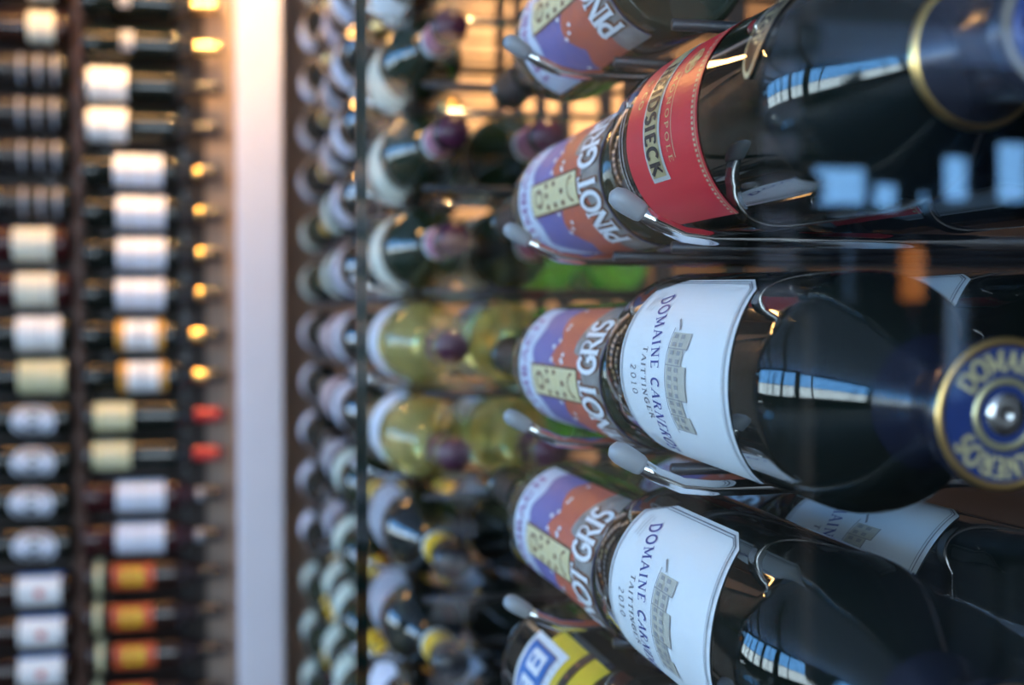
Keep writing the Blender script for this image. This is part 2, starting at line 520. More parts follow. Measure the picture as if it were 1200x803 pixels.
# ---- red label champagne
def red_top():
    R = PROF['champagne_tall'][0]
    b0, W = .034, .050
    top = lambda s: b0 + .082 - .010 * (s / W) ** 2 + .006
    mb = MB(); f = cyl(R, .0004)
    ss = lin(-W, W, 45)
    for a, c in zip(ss, ss[1:]):
        mb.poly([f(a, b0), f(c, b0), f(c, top(c)), f(a, top(a))])
    label = mb.mesh('label', P_RED, True)
    ln = MB()
    strip(R, .0007, [(s, top(s) - .002) for s in ss], .0006, ln)
    for i in range(46):
        s = -W + .002 + i * (2 * W - .004) / 45
        strip(R, .0008, [(s, top(s) - .0052), (s, top(s) - .0032)], .0011, ln)
    band = patch('band', R, .0007, -.040, .026, b0 + .024, b0 + .045, I_SILVER)
    band2 = patch('band_gold', R, .0009, -.038, .024, b0 + .0262, b0 + .0428, mat('band_gold', (.58, .48, .24), .35, metal=.2, noise=.2, scale=80))
    nm = text_mesh('n', 'HEIDSIECK', .0124, I_BLACK, R, .0012, 0, 0, .24, .17, False, .13, lambda u, v: (-.002 + u * .60, b0 + .0283 + v))
    co = text_mesh('c', '& CO', .0050, I_GOLD, R, .0008, -.016, b0 + .0125, .16, .1, True)
    mono = text_mesh('m', 'MONOPOLE', .0044, I_GOLD, R, .0008, .0, b0 + .0520, .14, .09, True, .35)
    fine = MB()
    strip(R, .0007, [(-.018, b0 + .059), (.018, b0 + .059)], .0006, fine)
    crest = MB()
    f2 = cyl(R, .0008)
    for (a0, r) in ((0, .0072), (45, .0056), (90, .0095), (135, .0056), (180, .0072), (225, .005), (270, .0075), (315, .005)):
        a = math.radians(a0); cs, ct = -.022, b0 + .067
        n = .0018
        crest.poly([f2(cs - n * math.sin(a), ct + n * math.cos(a)), f2(cs + n * math.sin(a), ct - n * math.cos(a)), f2(cs + r * math.cos(a), ct + r * math.sin(a))])
    strip(R, .0008, [(-.022 + .0055 * math.cos(t), b0 + .067 + .0065 * math.sin(t)) for t in lin(0, 6.283, 17)], .0012, crest)
    lower = MB()
    for k in range(2):
        strip(R, .0007, [(-.030, b0 - .006 - k * .004), (.030, b0 - .006 - k * .004)], .0007, lower)
    tm = text_mesh('t', 'PRODUCE OF FRANCE', .0028, I_PALE, R, .0008, 0, b0 - .0068, .16, .12, False, .2) if False else lower.mesh('fine_print', I_PALE)
    # oval collar label on the shoulder
    rs = lambda z: radius_at('champagne_tall', z) + .0007
    ov, ovb, ovt = MB(), MB(), MB()
    def sh(s, t, off=0):
        r = rs(t) + off; a = (s + SO) / .032
        return (r * math.sin(a), -r * math.cos(a), t)
    cz, SO = .172, -.021
    A, B = .021, .0085
    for i in range(40):
        t0, t1 = 2 * math.pi * i / 40, 2 * math.pi * (i + 1) / 40
        for k0, k1 in ((0, .5), (.5, 1)):
            ov.poly([sh(A * k0 * math.cos(t0), cz + B * k0 * math.sin(t0)), sh(A * k1 * math.cos(t0), cz + B * k1 * math.sin(t0)),
                     sh(A * k1 * math.cos(t1), cz + B * k1 * math.sin(t1)), sh(A * k0 * math.cos(t1), cz + B * k0 * math.sin(t1))])
        ovb.poly([sh(A * .93 * math.cos(t0), cz + B * .9 * math.sin(t0), .0006), sh(A * math.cos(t0), cz + B * math.sin(t0), .0006),
                  sh(A * math.cos(t1), cz + B * math.sin(t1), .0006), sh(A * .93 * math.cos(t1), cz + B * .9 * math.sin(t1), .0006)])
    for q in text_quads('RED TOP', .0070, .15, .09, True, .14):
        ovt.poly([sh(u * .62, cz - .0035 + v, .0006) for u, v in q])
    H = PROF['champagne_tall'][4]
    c = MB(); c.lathe([(.0226, .243), (.0190, .251), (.0174, .260), (.0188, .270), (.0198, .279), (.0194, H), (.0186, H + .0008)], 40)
    e = MB(); e.lathe([(.0226, .2432), (.0236, .2438), (.0224, .2454), (.0214, .2460)], 40)
    def ring(r0, r1, z, m, nm):
        x = MB(); x.lathe([(r1, z), (r1 - .0002, z + .0006), (r0 + .0002, z + .0006), (r0, z)], 40)
        return x.mesh(nm, m, True)
    d = MB(); d.lathe([(.0186, H + .0008), (0, H + .001)], 40)
    csub = [('foil_edge', e.mesh('foil_edge', FOIL_GOLD, True)), ('plaque', d.mesh('plaque', FOIL_SILVER, True)),
            ('plaque_ring', ring(.0085, .0150, H + .001, FOIL_NAVY, 'plaque_ring')), ('plaque_boss', ring(.0001, .0080, H + .001, FOIL_RED, 'plaque_boss'))]
    subs = [('gold_border', ln.mesh('gold_border', I_PGOLD)), ('silver_band', band), ('gold_band', band2), ('name_lettering', nm),
            ('company_lettering', co), ('wine_lettering', mono), ('rule_line', fine.mesh('rule_line', I_PGOLD)), ('gold_crest', crest.mesh('gold_crest', I_GOLD)), ('fine_print', tm)]
    KINDS['red_top'] = dict(shape='champagne_tall', body=body_mesh('champagne_tall', G_BLACK, 72),
        parts=[('label', label, 'red label with a gold name band', subs),
               ('collar_label', ov.mesh('collar_label', I_BLACK, True), 'black oval collar label with gold rim', [('collar_rim', ovb.mesh('collar_rim', I_PGOLD)), ('collar_lettering', ovt.mesh('collar_lettering', I_PGOLD))]),
               ('foil', c.mesh('foil', mat('foil_dark', (.03, .03, .045), .25, metal=.3), True), None, csub)])
red_top()

# ---- tall green bottle with a painted street label
def pinot():
    R = PROF['alsace'][0]
    W = .050
    P = lambda nm, s0, s1, t0, t1, m, off: (nm, patch(nm, R, off, s0, s1, t0, t1, m))
    f = cyl(R, .0006)
    label = patch('label', R, .0004, -W, W, .010, .186, P_VIOLET)
    subs = []
    b = MB()                                       # white name band with a wavy lower edge
    ss = lin(-W, W, 41)
    wav = lambda s: .151 - .004 * math.sin(s * 260) - .010 * max(0, -s - .020) / .03 - .012 * max(0, -s - .030) / .02 * 3
    for a, c in zip(ss, ss[1:]):
        b.poly([f(a, wav(a)), f(c, wav(c)), f(c, .186), f(a, .186)])
    subs.append(('name_band', b.mesh('name_band', P_BLUEW, True)))
    r = MB()                                       # brick roofs and street
    f2 = cyl(R, .0008)
    hi = lambda s: .082 + .016 * abs(math.sin(s * 105 + .6)) + (.012 if s > .012 else 0)
    for a, c in zip(ss, ss[1:]):
        r.poly([f2(a, .030), f2(c, .030), f2(c, hi(c)), f2(a, hi(a))])
    subs.append(('brick_roofs', r.mesh('brick_roofs', P_ROOF, True)))
    g = MB(); f3 = cyl(R, .0010)
    lo = lambda s: .040 + .006 * math.sin(s * 90) + (.016 if s > .015 else 0)
    for a, c in zip(ss, ss[1:]):
        g.poly([f3(a, .010), f3(c, .010), f3(c, lo(c)), f3(a, lo(a))])
    subs.append(('street', g.mesh('street', P_STREET, True)))
    tb = MB(); patch('', R, .0012, -.0105, .0095, .050, .152, None, tb)
    subs.append(('tower_outline', tb.mesh('tower_outline', I_BROWN, True)))
    tw = MB(); patch('', R, .0014, -.0091, .0081, .052, .150, None, tw)
    subs.append(('tower', tw.mesh('tower', P_TOWER, True)))
    wn = MB()
    for row, t in enumerate((.078, .094, .110)):
        for s in (-.0065, 0, .0055):
            if (row + int(s * 1000)) % 4 != 1:
                patch('', R, .0016, s - .0014, s + .0014, t, t + .006, None, wn)
    strip(R, .0016, [(-.0005 + .0045 * math.cos(a), .131 + .008 * math.sin(a)) for a in lin(0, 6.283, 17)], .0022, wn)
    strip(R, .0016, [(-.0005 + .0065 * math.cos(a), .060 + .009 * math.sin(a)) for a in lin(0, 3.14, 9)], .0016, wn)
    subs.append(('tower_windows', wn.mesh('tower_windows', I_BROWN)))
    sn = MB()
    rnd = random.Random(3)
    for _ in range(16):
        s, t = rnd.uniform(-.046, .046), rnd.uniform(.078, .106)
        patch('', R, .0013, s - .001, s + .001, t, t + .0045, None, sn)
    subs.append(('white_gables', sn.mesh('white_gables', I_WHITE)))
    h = .0300
    kw = dict(serif=True, track=-.04)
    subs.append(('wine_lettering_shadow', text_mesh('s', 'PINOT GRIS', h, I_BROWN, R, .0016, 0, 0, .32, .17, bend=lambda u, v: (u * .42 + .0006, .0145 + v), **kw)))
    subs.append(('wine_lettering', text_mesh('w', 'PINOT GRIS', h, I_WHITE, R, .0020, 0, 0, .20, .085, bend=lambda u, v: (u * .42, .0155 + v), **kw)))
    subs.append(('name_lettering', text_mesh('n', 'TRIMBACH', .0115, I_PURPLE, R, .0010, .0, .166, .17, .10, True, .14)))
    cap = capsule_mesh('alsace', .300, FOIL_BLACK)
    KINDS['pinot'] = dict(shape='alsace', body=body_mesh('alsace', G_DKGREEN, 64),
        parts=[('label', label, 'painted town scene label with a yellow tower', subs), ('capsule', cap, None, [])])
pinot()

# ---- yellow label bottle
def yellow():
    R = PROF['champagne'][0]
    subs = []
    label = patch('label', R, .0004, -.046, .046, .030, .125, P_YEL)
    subs.append(('white_panel', patch('w', R, .0007, -.036, .036, .082, .150, P_WHITE)))
    subs.append(('brown_frame', patch('f', R, .0009, -.031, .031, .093, .144, I_BROWN)))
    subs.append(('blue_panel', patch('b', R, .0011, -.0300, .0300, .0945, .1425, P_BLUE)))
    pm = MB()
    for k in range(3):
        c0 = -.020 + k * .017
        for q in ((0, .013, .104, .110), (0, .013, .118, .123), (0, .004, .104, .132), (.009, .013, .104, .132), (.002, .011, .129, .133)):
            patch('', R, .0014, c0 + q[0], c0 + q[1], q[2], q[3], None, pm)
    subs.append(('panel_emblem', pm.mesh('panel_emblem', I_WHITE)))
    subs.append(('brown_band', patch('bb', R, .0008, -.047, .047, .058, .070, I_BLACK)))
    bw = MB()
    for k in range(9):
        strip(R, .0011, [(-.036 + k * .009, .0605), (-.036 + k * .009, .0675)], .0022, bw)
    subs.append(('band_marks', bw.mesh('band_marks', I_BROWN)))
    fp = MB()
    for k in range(14):
        strip(R, .0010, [(-.030 + k * .0045, .086), (-.0285 + k * .0045, .0895)], .0007, fp)
    subs.append(('fine_print', fp.mesh('fine_print', I_GREYI)))
    KINDS['yellow'] = dict(shape='champagne', body=body_mesh('champagne', G_BLACK, 64),
        parts=[('label', label, 'yellow label with a blue panel in a white frame', subs), ('capsule', capsule_mesh('champagne', .215, FOIL_BLACK), None, [])])
yellow()

# ---- simple kinds for the blurred columns
kind_simple('cream_green', 'wide', G_DKGREEN, P_CREAM, (.030, .125), .052, FOIL_PURPLE, .232, [(.232, .246, FOIL_WHITE), (.246, .288, FOIL_PINK)])
kind_simple('white_warm', 'wide', G_BLACK, P_WHITE, (.030, .125), .052, FOIL_PURPLE, .232, [(.232, .246, FOIL_WHITE), (.246, .288, FOIL_PINK)])
kind_simple('gold', 'wide', G_GOLD, P_BLUEW, (.030, .105), .056, FOIL_PURPLE, .245, neck=None)
kind_simple('grey_dark', 'wide', G_BLACK, P_GREY, (.028, .120), .050, FOIL_BLACK, .280, [(.225, .235, FOIL_WHITE), (.235, .272, FOIL_YEL)])
kind_simple('white_dark', 'wide', G_BLACK, P_BLUEW, (.028, .110), .050, FOIL_BLACK, .240)
kind_simple('lilac_dark', 'burgundy', G_BLACK, P_BLUEW, (.030, .100), .050, FOIL_ORANGE if False else FOIL_GOLD, .240)
kind_simple('mint_dark', 'burgundy', G_DKGREEN, P_MINT, (.030, .110), .050, FOIL_YEL, .240)
kind_simple('pale_back', 'burgundy', G_GREEN, P_CREAM, (.040, .110), .052, FOIL_PURPLE, .240)
kind_simple('grey_back', 'bordeaux', G_BROWN, P_GREY, (.040, .120), .050, FOIL_BLACK, .240)
kind_simple('pink_dark', 'bordeaux', G_BROWN, P_PINK, (.040, .120), .050, FOIL_RED, .240)
# end wall, neck towards the post
kind_simple('ew_gold', 'bordeaux', G_BLACK, P_GREY, (.080, .105), .022, FOIL_GOLD, .240, prints=[('print_band', -.018, .018, .085, .089, I_BLACK)])
kind_simple('ew_white', 'bordeaux', G_BLACK, P_WHITE, (.012, .095), .050, FOIL_BLACK, .245, prints=[('print_band', -.028, .028, .040, .044, P_GREY)])
kind_simple('ew_blue', 'bordeaux', G_BLACK, P_BLUEW, (.068, .172), .050, FOIL_BLACK, .250,
            prints=[('print_band', -.048, .048, .092, .097, I_PALE), ('print_line', -.048, .048, .145, .150, I_PALE)], neck=(.243, .252, FOIL_GOLD))
kind_simple('ew_orange', 'bordeaux', G_BLACK, P_WHITE, (.072, .174), .040, FOIL_BLACK, .262,
            prints=[('orange_stripe', -.040, .040, .072, .090, P_ORANGE), ('orange_stripe', -.040, .040, .158, .174, P_ORANGE), ('print_band', -.030, .030, .118, .126, P_GREY)], neck=(.234, .260, FOIL_GOLD))
kind_simple('ew_cream', 'bordeaux', G_BLACK, P_YCREAM, (.020, .100), .036, FOIL_RED, .236, prints=[('print_band', -.020, .020, .055, .060, P_CREAM)])
kind_simple('ew_maroon', 'bordeaux', G_RED, P_BLUEW, (.068, .172), .044, FOIL_BLACK, .255, prints=[('print_band', -.040, .040, .120, .123, I_PALE)], neck=(.240, .256, FOIL_GREY))
kind_simple('ew_red', 'bordeaux', G_BROWN, P_ORED, (.056, .146), .030, FOIL_BLACK, .245, prints=[('yellow_seal', -.018, .018, .078, .120, P_YEL), ('print_band', -.012, .012, .090, .105, P_ORED)], neck=(.020, .034, P_YCREAM))
# end wall, base towards the upright
kind_simple('ew_bands', 'bordeaux', G_BLACK, mat('paper_black', (.02, .018, .018), .3), (.012, .140), .045, FOIL_BLACK, .245,
            prints=[('grey_stripe', -.040, .040, .020, .026, P_GREY), ('grey_stripe', -.040, .040, .055, .061, P_GREY), ('grey_stripe', -.040, .040, .092, .098, P_GREY)])
kind_simple('ew_small_cream', 'bordeaux', G_BROWN, P_CREAM, (.028, .082), .040, FOIL_BLACK, .245, prints=[('print_band', -.030, .030, .050, .056, P_GREY)])
kind_simple('ew_mid_cream', 'burgundy', G_RED, P_CREAM, (.030, .112), .048, FOIL_RED, .245, prints=[('print_band', -.034, .034, .050, .053, P_GREY)])
kind_simple('ew_pale', 'burgundy', G_BLACK, P_WHITE, (.018, .110), .050, FOIL_BLACK, .245, prints=[('print_band', -.038, .038, .060, .063, P_GREY)])
kind_simple('ew_yellow_cream', 'burgundy', G_BLACK, P_YCREAM, (.010, .108), .048, FOIL_BLACK, .245, prints=[('print_band', -.040, .040, .055, .058, P_CREAM)])
kind_simple('ew_dot', 'bordeaux', G_BROWN, P_WHITE, (.018, .110), .046, FOIL_BLACK, .245, prints=[('blue_edge', .040, .049, .012, .110, P_BLUE)])
kind_simple('ew_grey', 'bordeaux', G_BLACK, P_GREY, (.068, .172), .044, FOIL_BLACK, .250, prints=[('print_band', -.040, .040, .115, .119, I_GREYI)])
def oval_kind():
    R = PROF['burgundy'][0]
    b, g = MB(), MB()
    f = cyl(R, .0004)
    for i in range(32):
        t0, t1 = 2 * math.pi * i / 32, 2 * math.pi * (i + 1) / 32
        for k0, k1 in ((0.01, .5), (.5, 1)):
            b.poly([f(.040 * k0 * math.cos(t0), .075 + .046 * k0 * math.sin(t0)), f(.040 * k1 * math.cos(t0), .075 + .046 * k1 * math.sin(t0)),
                    f(.040 * k1 * math.cos(t1), .075 + .046 * k1 * math.sin(t1)), f(.040 * k0 * math.cos(t1), .075 + .046 * k0 * math.sin(t1))])
    strip(R, .0008, [(.030 * math.cos(a), .075 + .034 * math.sin(a)) for a in lin(math.pi * 0.55, math.pi * 1.45, 17)], .006, g)
    g2 = MB(); strip(R, .0008, [(.030 * math.cos(a), .075 + .034 * math.sin(a)) for a in lin(-math.pi * .45, math.pi * .45, 17)], .005, g2)
    KINDS['ew_oval'] = dict(shape='burgundy', body=body_mesh('burgundy', G_BLACK, 32),
        parts=[('label', b.mesh('label', P_BLUEW, True), None, [('dark_crescent', g.mesh('dark_crescent', I_GREYI)), ('pale_crescent', g2.mesh('pale_crescent', I_PALE))]),
               ('capsule', capsule_mesh('burgundy', .245, FOIL_BLACK), None, [])])
oval_kind()
def add_dot():
    R = PROF['bordeaux'][0]
    d = MB(); f = cyl(R, .0010)
    d.poly([f(.009 * math.cos(a), .062 + .010 * math.sin(a)) for a in lin(0, 2 * math.pi, 15)[:-1]])
    KINDS['ew_dot']['parts'][0][3].append(('red_seal', d.mesh('red_seal', FOIL_RED)))
add_dot()

def put_bottle(kind, name, loc, axis, face, roll, label, group=None):
    """axis = direction of the neck, face = direction the label looks"""
    K = KINDS[kind]
    z = Vector(axis).normalized()
    y = -Vector(face)
    y = (y - z * y.dot(z)).normalized()
    x = y.cross(z)
    rot = Matrix((x, y, z)).transposed().to_4x4() @ Matrix.Rotation(roll, 4, 'Z')
    o = link(name, K['body'])
    o.matrix_world = Matrix.Translation(loc) @ rot
    tag(o, label, 'bottle', group)
    for nm, me, lb, subs in K['parts']:
        p = link(nm, me, o)
        if lb: p['label'] = lb
        for sn, sm in subs:
            q = link(sn, sm, p)
            if sn in ('fine_print', 'band_marks', 'white_gables', 'tower_windows', 'mansion_lines', 'panel_emblem'):
                q['kind'] = 'stuff'
    return o

# ------------------------------------------------------------------ the room (structure)
def struct(name, mb, m):
    return tag(link(name, mb.mesh(name, m)), kind='structure')
FZ, CZ = -1.45, 1.90
XL, YB, YN = -6.6, 9.5, -4.0          # window side, far wall, wall behind
XG = 0.085                             # middle of the glass front
XR = 1.05                             # back of the rack bay
b = MB(); b.box(XL - .3, XR + .2, YN - .2, YB + .3, FZ - .2, FZ); struct('floor', b, M_FLOOR)
b = MB(); b.box(XL - .3, XR + .2, YN - .2, YB + .3, CZ, CZ + .2); struct('ceiling', b, M_CEIL)
b = MB(); b.box(XR, XR + .15, YN - .2, YB + .3, FZ, CZ); struct('wall_right', b, M_BACK)
# partition that carries the far rack
b = MB(); b.box(-1.36, XR, 3.09, 3.24, FZ, CZ); struct('wall_end', b, M_ENDWALL)
# far wall with window openings, reflected in the glass front
WB = [(-5.02, -4.51, .89, 1.24), (-5.30, -5.04, .87, 1.12), (-5.58, -5.46, .88, 1.06), (-5.95, -5.67, .95, 1.36), (-6.51, -6.17, .95, 1.49)]
DOORS = [(-4.56, -4.41, -.35, .60), (-4.90, -4.79, .10, .68), (-5.95, -5.70, -.70, .20)]
def wall_with_holes(name, holes, u0, u1, z0, z1, fn, m):
    us = sorted(set([u0, u1] + [h[0] for h in holes] + [h[1] for h in holes]))
    zs = sorted(set([z0, z1] + [h[2] for h in holes] + [h[3] for h in holes]))
    mb = MB()
    for a, c in zip(us, us[1:]):
        run = None
        for d, e in zip(zs, zs[1:]):
            inside = any(h[0] - 1e-6 <= a and c <= h[1] + 1e-6 and h[2] - 1e-6 <= d and e <= h[3] + 1e-6 for h in holes)
            if inside:
                if run: fn(mb, a, c, *run)
                run = None
            else:
                run = (run[0], e) if run else (d, e)
        if run: fn(mb, a, c, *run)
    return struct(name, mb, m)
wall_with_holes('wall_far', WB + DOORS, XL - .3, XR, FZ, CZ, lambda mb, a, c, d, e: mb.box(a, c, YB, YB + .2, d, e), M_WALL)
nwin = 0
M_TINT = mat('tinted_pane', (.05, .07, .1), .1, emit=(.20, .42, .80), strength=1.1)
for (x0, x1, z0, z1) in WB + DOORS:
    nwin += 1
    e = link('window_%d' % nwin, None, loc=((x0 + x1) / 2, YB, z0)); tag(e, kind='structure')
    mb = MB()
    cx = (x0 + x1) / 2; hw = (x1 - x0) / 2; hh = z1 - z0
    for q in ((-hw, -hw + .03, 0, hh), (hw - .03, hw, 0, hh), (-hw + .03, hw - .03, 0, .03), (-hw + .03, hw - .03, hh - .03, hh)):
        mb.box(q[0], q[1], -.02, .06, q[2], q[3])
    link('window_frame', mb.mesh('window_frame', M_FRAME), e)
    mb = MB(); mb.box(-hw + .03, hw - .03, .02, .03, .03, hh - .03)
    link('pane', mb.mesh('pane', M_TINT if z0 < .5 else M_SKYB), e)
# long window wall on the daylight side
WS = [(y, y + 1.15, -.55, 1.75) for y in lin(-3.6, 7.8, 9)]
wall_with_holes('wall_left', WS, YN - .2, YB + .3, FZ, CZ, lambda mb, a, c, d, e: mb.box(XL - .2, XL, a, c, d, e), M_WALL)
for (y0, y1, z0, z1) in WS:
    nwin += 1
    e = link('window_%d' % nwin, None, loc=(XL, (y0 + y1) / 2, z0)); tag(e, kind='structure')
    hw, hh = (y1 - y0) / 2, z1 - z0
    mb = MB()
    for q in ((-hw, -hw + .04, 0, hh), (hw - .04, hw, 0, hh), (-.025, .025, .04, hh - .04), (-hw + .04, hw - .04, 0, .04), (-hw + .04, hw - .04, hh - .04, hh), (-hw + .04, hw - .04, 1.00, 1.05)):
        mb.box(-.06, .02, q[0], q[1], q[2], q[3])
    link('window_frame', mb.mesh('window_frame', M_FRAME), e)
    for (a, c) in ((-hw + .04, -.025), (.025, hw - .04)):
        for (d, f_) in ((.04, 1.00), (1.05, hh - .04)):
            mb = MB(); mb.box(-.03, -.02, a, c, d, f_)
            link('pane', mb.mesh('pane', M_SKYP if d < 1 else M_SKYU), e)
# unseen windows behind the photographer, added to light the post and end wall
WN = [(x, x + 1.05, -.55, 1.75) for x in lin(-6.2, -.6, 5)]
wall_with_holes('wall_near', WN, XL - .3, XR, FZ, CZ, lambda mb, a, c, d, e: mb.box(a, c, YN - .2, YN, d, e), M_WALL)
for (x0, x1, z0, z1) in WN:
    nwin += 1
    e = link('window_%d' % nwin, None, loc=((x0 + x1) / 2, YN, z0)); tag(e, kind='structure')  # numbered on with the other windows, but added for its light
    hw, hh = (x1 - x0) / 2, z1 - z0
    mb = MB()
    for q in ((-hw, -hw + .04, 0, hh), (hw - .04, hw, 0, hh), (-.025, .025, .04, hh - .04), (-hw + .04, hw - .04, 0, .04), (-hw + .04, hw - .04, hh - .04, hh)):
        mb.box(q[0], q[1], -.06, .02, q[2], q[3])
    link('window_frame', mb.mesh('window_frame', M_FRAME), e)
    for (a, c) in ((-hw + .04, -.025), (.025, hw - .04)):
        mb = MB(); mb.box(a, c, -.03, -.02, .04, hh - .04)
        link('pane', mb.mesh('pane', M_FILLN), e)
# dark beams under the ceiling
for k, y in enumerate((1.6, 4.2, 6.6, 8.6)):
    mb = MB(); mb.box(XL, -1.3, y, y + .16, CZ - .20, CZ)
    struct('trim_%d' % (k + 1), mb, M_BEAM)

# white post at the end of the glass front
b = MB(); b.box(.052, .150, 2.86, 3.09, FZ, CZ)
o = struct('trim_5', b, M_POST)
bv = o.modifiers.new('bevel', 'BEVEL'); bv.width = .006; bv.segments = 2

# glass front: a thick pane that ends in a dark polished edge
JY = 0.755
def pane(y0, y1, label, joint_end):
    mb = MB(); mb.box(XG - .003, XG + .003, y0, y1, FZ, CZ)
    o = link('glass_pane', mb.mesh('glass_pane', M_PANE))
    tag(o, label, 'glass pane')
    mb = MB()
    if joint_end == 'far':
        mb.box(XG - .003, XG + .003, y1, y1 + .003, FZ, CZ)
    else:
        mb.box(XG - .003, XG + .003, y0 - .002, y0, FZ, CZ)
    e = link('polished_edge', mb.mesh('polished_edge', M_EDGE), o)
    return o
pane(-1.2, JY, 'clear glass front pane before the champagne bottles, its edge bare', 'far')

# ------------------------------------------------------------------ racks
PITCH = .1055
S0 = .037
def sup(k, p=.1055): return S0 - PITCH - p * (k - 1)
XF, DX = .230, .0895
_rod = MB()
_pts = [(.58, 0, -.0035), (.24, 0, -.0035), (.205, 0, -.0035), (.192, 0, -.002), (.180, 0, .003), (.170, 0, .009)]
_rod.tube(_pts, .0034, 8)
ROD = _rod.mesh('rod', M_CHROME, True)
_nr = MB()
_nr.tube([(.58, 0, -.0035), (.30, 0, -.0035), (.212, 0, -.0035)], .0030, 8)
NECK_ROD = _nr.mesh('neck_rod', M_RAIL, True)
_sl = MB()
_sl.tube([(.1740, 0, .0066), (.1725, 0, .0075), (.167, 0, .0108), (.164, 0, .0126), (.1612, 0, .0142), (.1600, 0, .0149)], [.0039, .0045, .0049, .0048, .0036, .0010], 14)
SLEEVE = _sl.mesh('rod_sleeve', M_SLEEVE, True)
def rack(label, ycols, ks, p=.1055, dx=0):
    """ycols: list of (y, has sleeve)"""
    y0, y1 = min(y for y, _ in ycols), max(y for y, _ in ycols)
    r = link('wine_rack', None, loc=(.59 + dx, (y0 + y1) / 2, FZ))
    tag(r, label, 'rack', 'racks behind the glass front')
    ztop = sup(min(ks), p) + .12
    for y, sl in ycols:
        mb = MB(); mb.box(.58 - .59, .60 - .59, y - .008 - (y0 + y1) / 2, y + .008 - (y0 + y1) / 2, 0, ztop - FZ)
        link('upright', mb.mesh('upright', M_RAIL), r)
        for k in ks:
            rd = link('rod', ROD if sl else NECK_ROD, r, loc=(-.59, y - (y0 + y1) / 2, sup(k, p) - FZ))
            if sl:
                link('rod_sleeve', SLEEVE, rd)
    return r
# neck towards the camera (direction -Y) / away (+Y)
def lay(kind, name, ybase, k, away, layer, roll, label, group=None, p=.1055, dx=0, tilt=0):
    sh = PROF[KINDS[kind]['shape']]
    R = sh[0]
    loc = (XF + DX * layer + dx, ybase, sup(k, p) + R + .0002 + .096 * math.sin(tilt))
    return put_bottle(kind, name, loc, (0, (1 if away else -1) * math.cos(tilt), -math.sin(tilt)), (-1, 0, 0), roll, label, group)

# ---- column A: champagne bottles, necks towards the room
T_A = math.radians(1.5)
lay('red_top', 'champagne_bottle', .598, 0, False, 0, math.radians(-5), 'champagne bottle with red label and gold name band, front of the rack')
lay('carneros', 'champagne_bottle', .603, 1, False, 0, math.radians(3), 'sparkling wine bottle with white notched label, directly below the red label bottle', tilt=T_A)
lay('carneros_tall', 'champagne_bottle', .620, 2, False, 0, math.radians(2), 'sparkling wine bottle with white notched label, lowest in the front column', tilt=math.radians(.8))
lay('red_top', 'champagne_bottle', .604, 0, False, 1, math.radians(-10), 'champagne bottle with red label lying behind the front red label bottle')
lay('carneros_tall', 'champagne_bottle', .606, 1, False, 1, math.radians(-6), 'white label sparkling wine bottle behind the one below the red label')
lay('carneros_tall', 'champagne_bottle', .634, 2, False, 1, math.radians(-24), 'white label sparkling wine bottle behind the lowest front one')
# ---- column B: street-scene labels and yellow labels, necks away
ords = ['topmost of four', 'second from top of four', 'third from top of four', 'lowest of four']
for i, (k, roll, y) in enumerate(((-1, 2, .612), (0, -6, .614), (1, -10, .613), (2, -2, .626))):
    lay('pinot', 'wine_bottle', y, k, True, 0, math.radians(roll), 'green wine bottle with painted yellow tower label, %s, front row' % ords[i])
    if k < 0: continue
    lay('pinot', 'wine_bottle', y + .024, k, True, 1, math.radians(roll + 6), 'green wine bottle with painted tower label, %s, row behind' % ['', 'topmost of three', 'middle of three', 'lowest of three'][i])
lay('yellow', 'wine_bottle', .640, 3, True, 0, math.radians(6), 'bottle with yellow label and blue panel below the painted tower labels')
lay('yellow', 'wine_bottle', .640, 3, True, 1, math.radians(2), 'bottle with yellow label lying behind the yellow label bottle')
rack('steel rack rods carrying the champagne and painted tower labels', [(.507, True), (.705, True), (.575, False), (.665, False)], [-1, 0, 1, 2, 3])

# ---- column C: necks towards the camera, behind column B
C = {-3: 'white_warm', -2: 'cream_green', -1: 'cream_green', 0: 'cream_green', 1: 'gold', 2: 'gold', 3: 'grey_dark', 4: 'grey_dark', 5: 'white_dark'}
LB = {'white_warm': 'dark bottle with white label and pink capsule', 'cream_green': 'green bottle with cream label and pink capsule',
      'gold': 'clear bottle of golden wine with white label', 'grey_dark': 'dark bottle with grey label and yellow capsule',
      'white_dark': 'dark bottle with white label and black capsule', 'lilac_dark': 'dark bottle with white label and gold capsule',
      'mint_dark': 'green bottle with mint label and yellow capsule', 'pale_back': 'bright green glass bottle with cream label',
      'grey_back': 'brown bottle with grey label', 'pink_dark': 'brown bottle with pink label and red capsule'}
rn = random.Random(11)
NTH = ['topmost', 'second', 'third', 'fourth', 'fifth', 'sixth', 'seventh', 'eighth', 'ninth', 'tenth', 'eleventh', 'twelfth', 'thirteenth']
def runs(keys):
    """for every entry: (index, count) among the entries of its own kind, top to bottom"""
    tot, seen, out = {}, {}, []
    for k in keys: tot[k] = tot.get(k, 0) + 1
    for k in keys:
        seen[k] = seen.get(k, 0) + 1
        out.append((seen[k] - 1, tot[k]))
    return out
def nth(i, n):
    return '' if n == 1 else ', topmost' if i == 0 else ', lowest' if i == n - 1 else ', %s from top' % NTH[i]
def fill(rows, ybase, away, layers, where, p, dx):
    ks = sorted(rows)
    for L in layers:
        for k, (i, n) in zip(ks, runs([rows[k] for k in ks])):
            kind = rows[k]
            tail = where + (' front' if L == 0 else ' back' if L == 1 else ' third row' if L == 2 else ' fourth row')
            lb = LB[kind] + ', ' + tail + nth(i, n)
            lay(kind, 'wine_bottle', ybase + rn.uniform(-.008, .008), k, away, L, rn.uniform(-.12, .12), lb, 'bottles of the ' + where, p, dx)
PC, XC = .097, -.020
fill(C, 1.445, False, (0,), 'golden wine column', PC, XC)
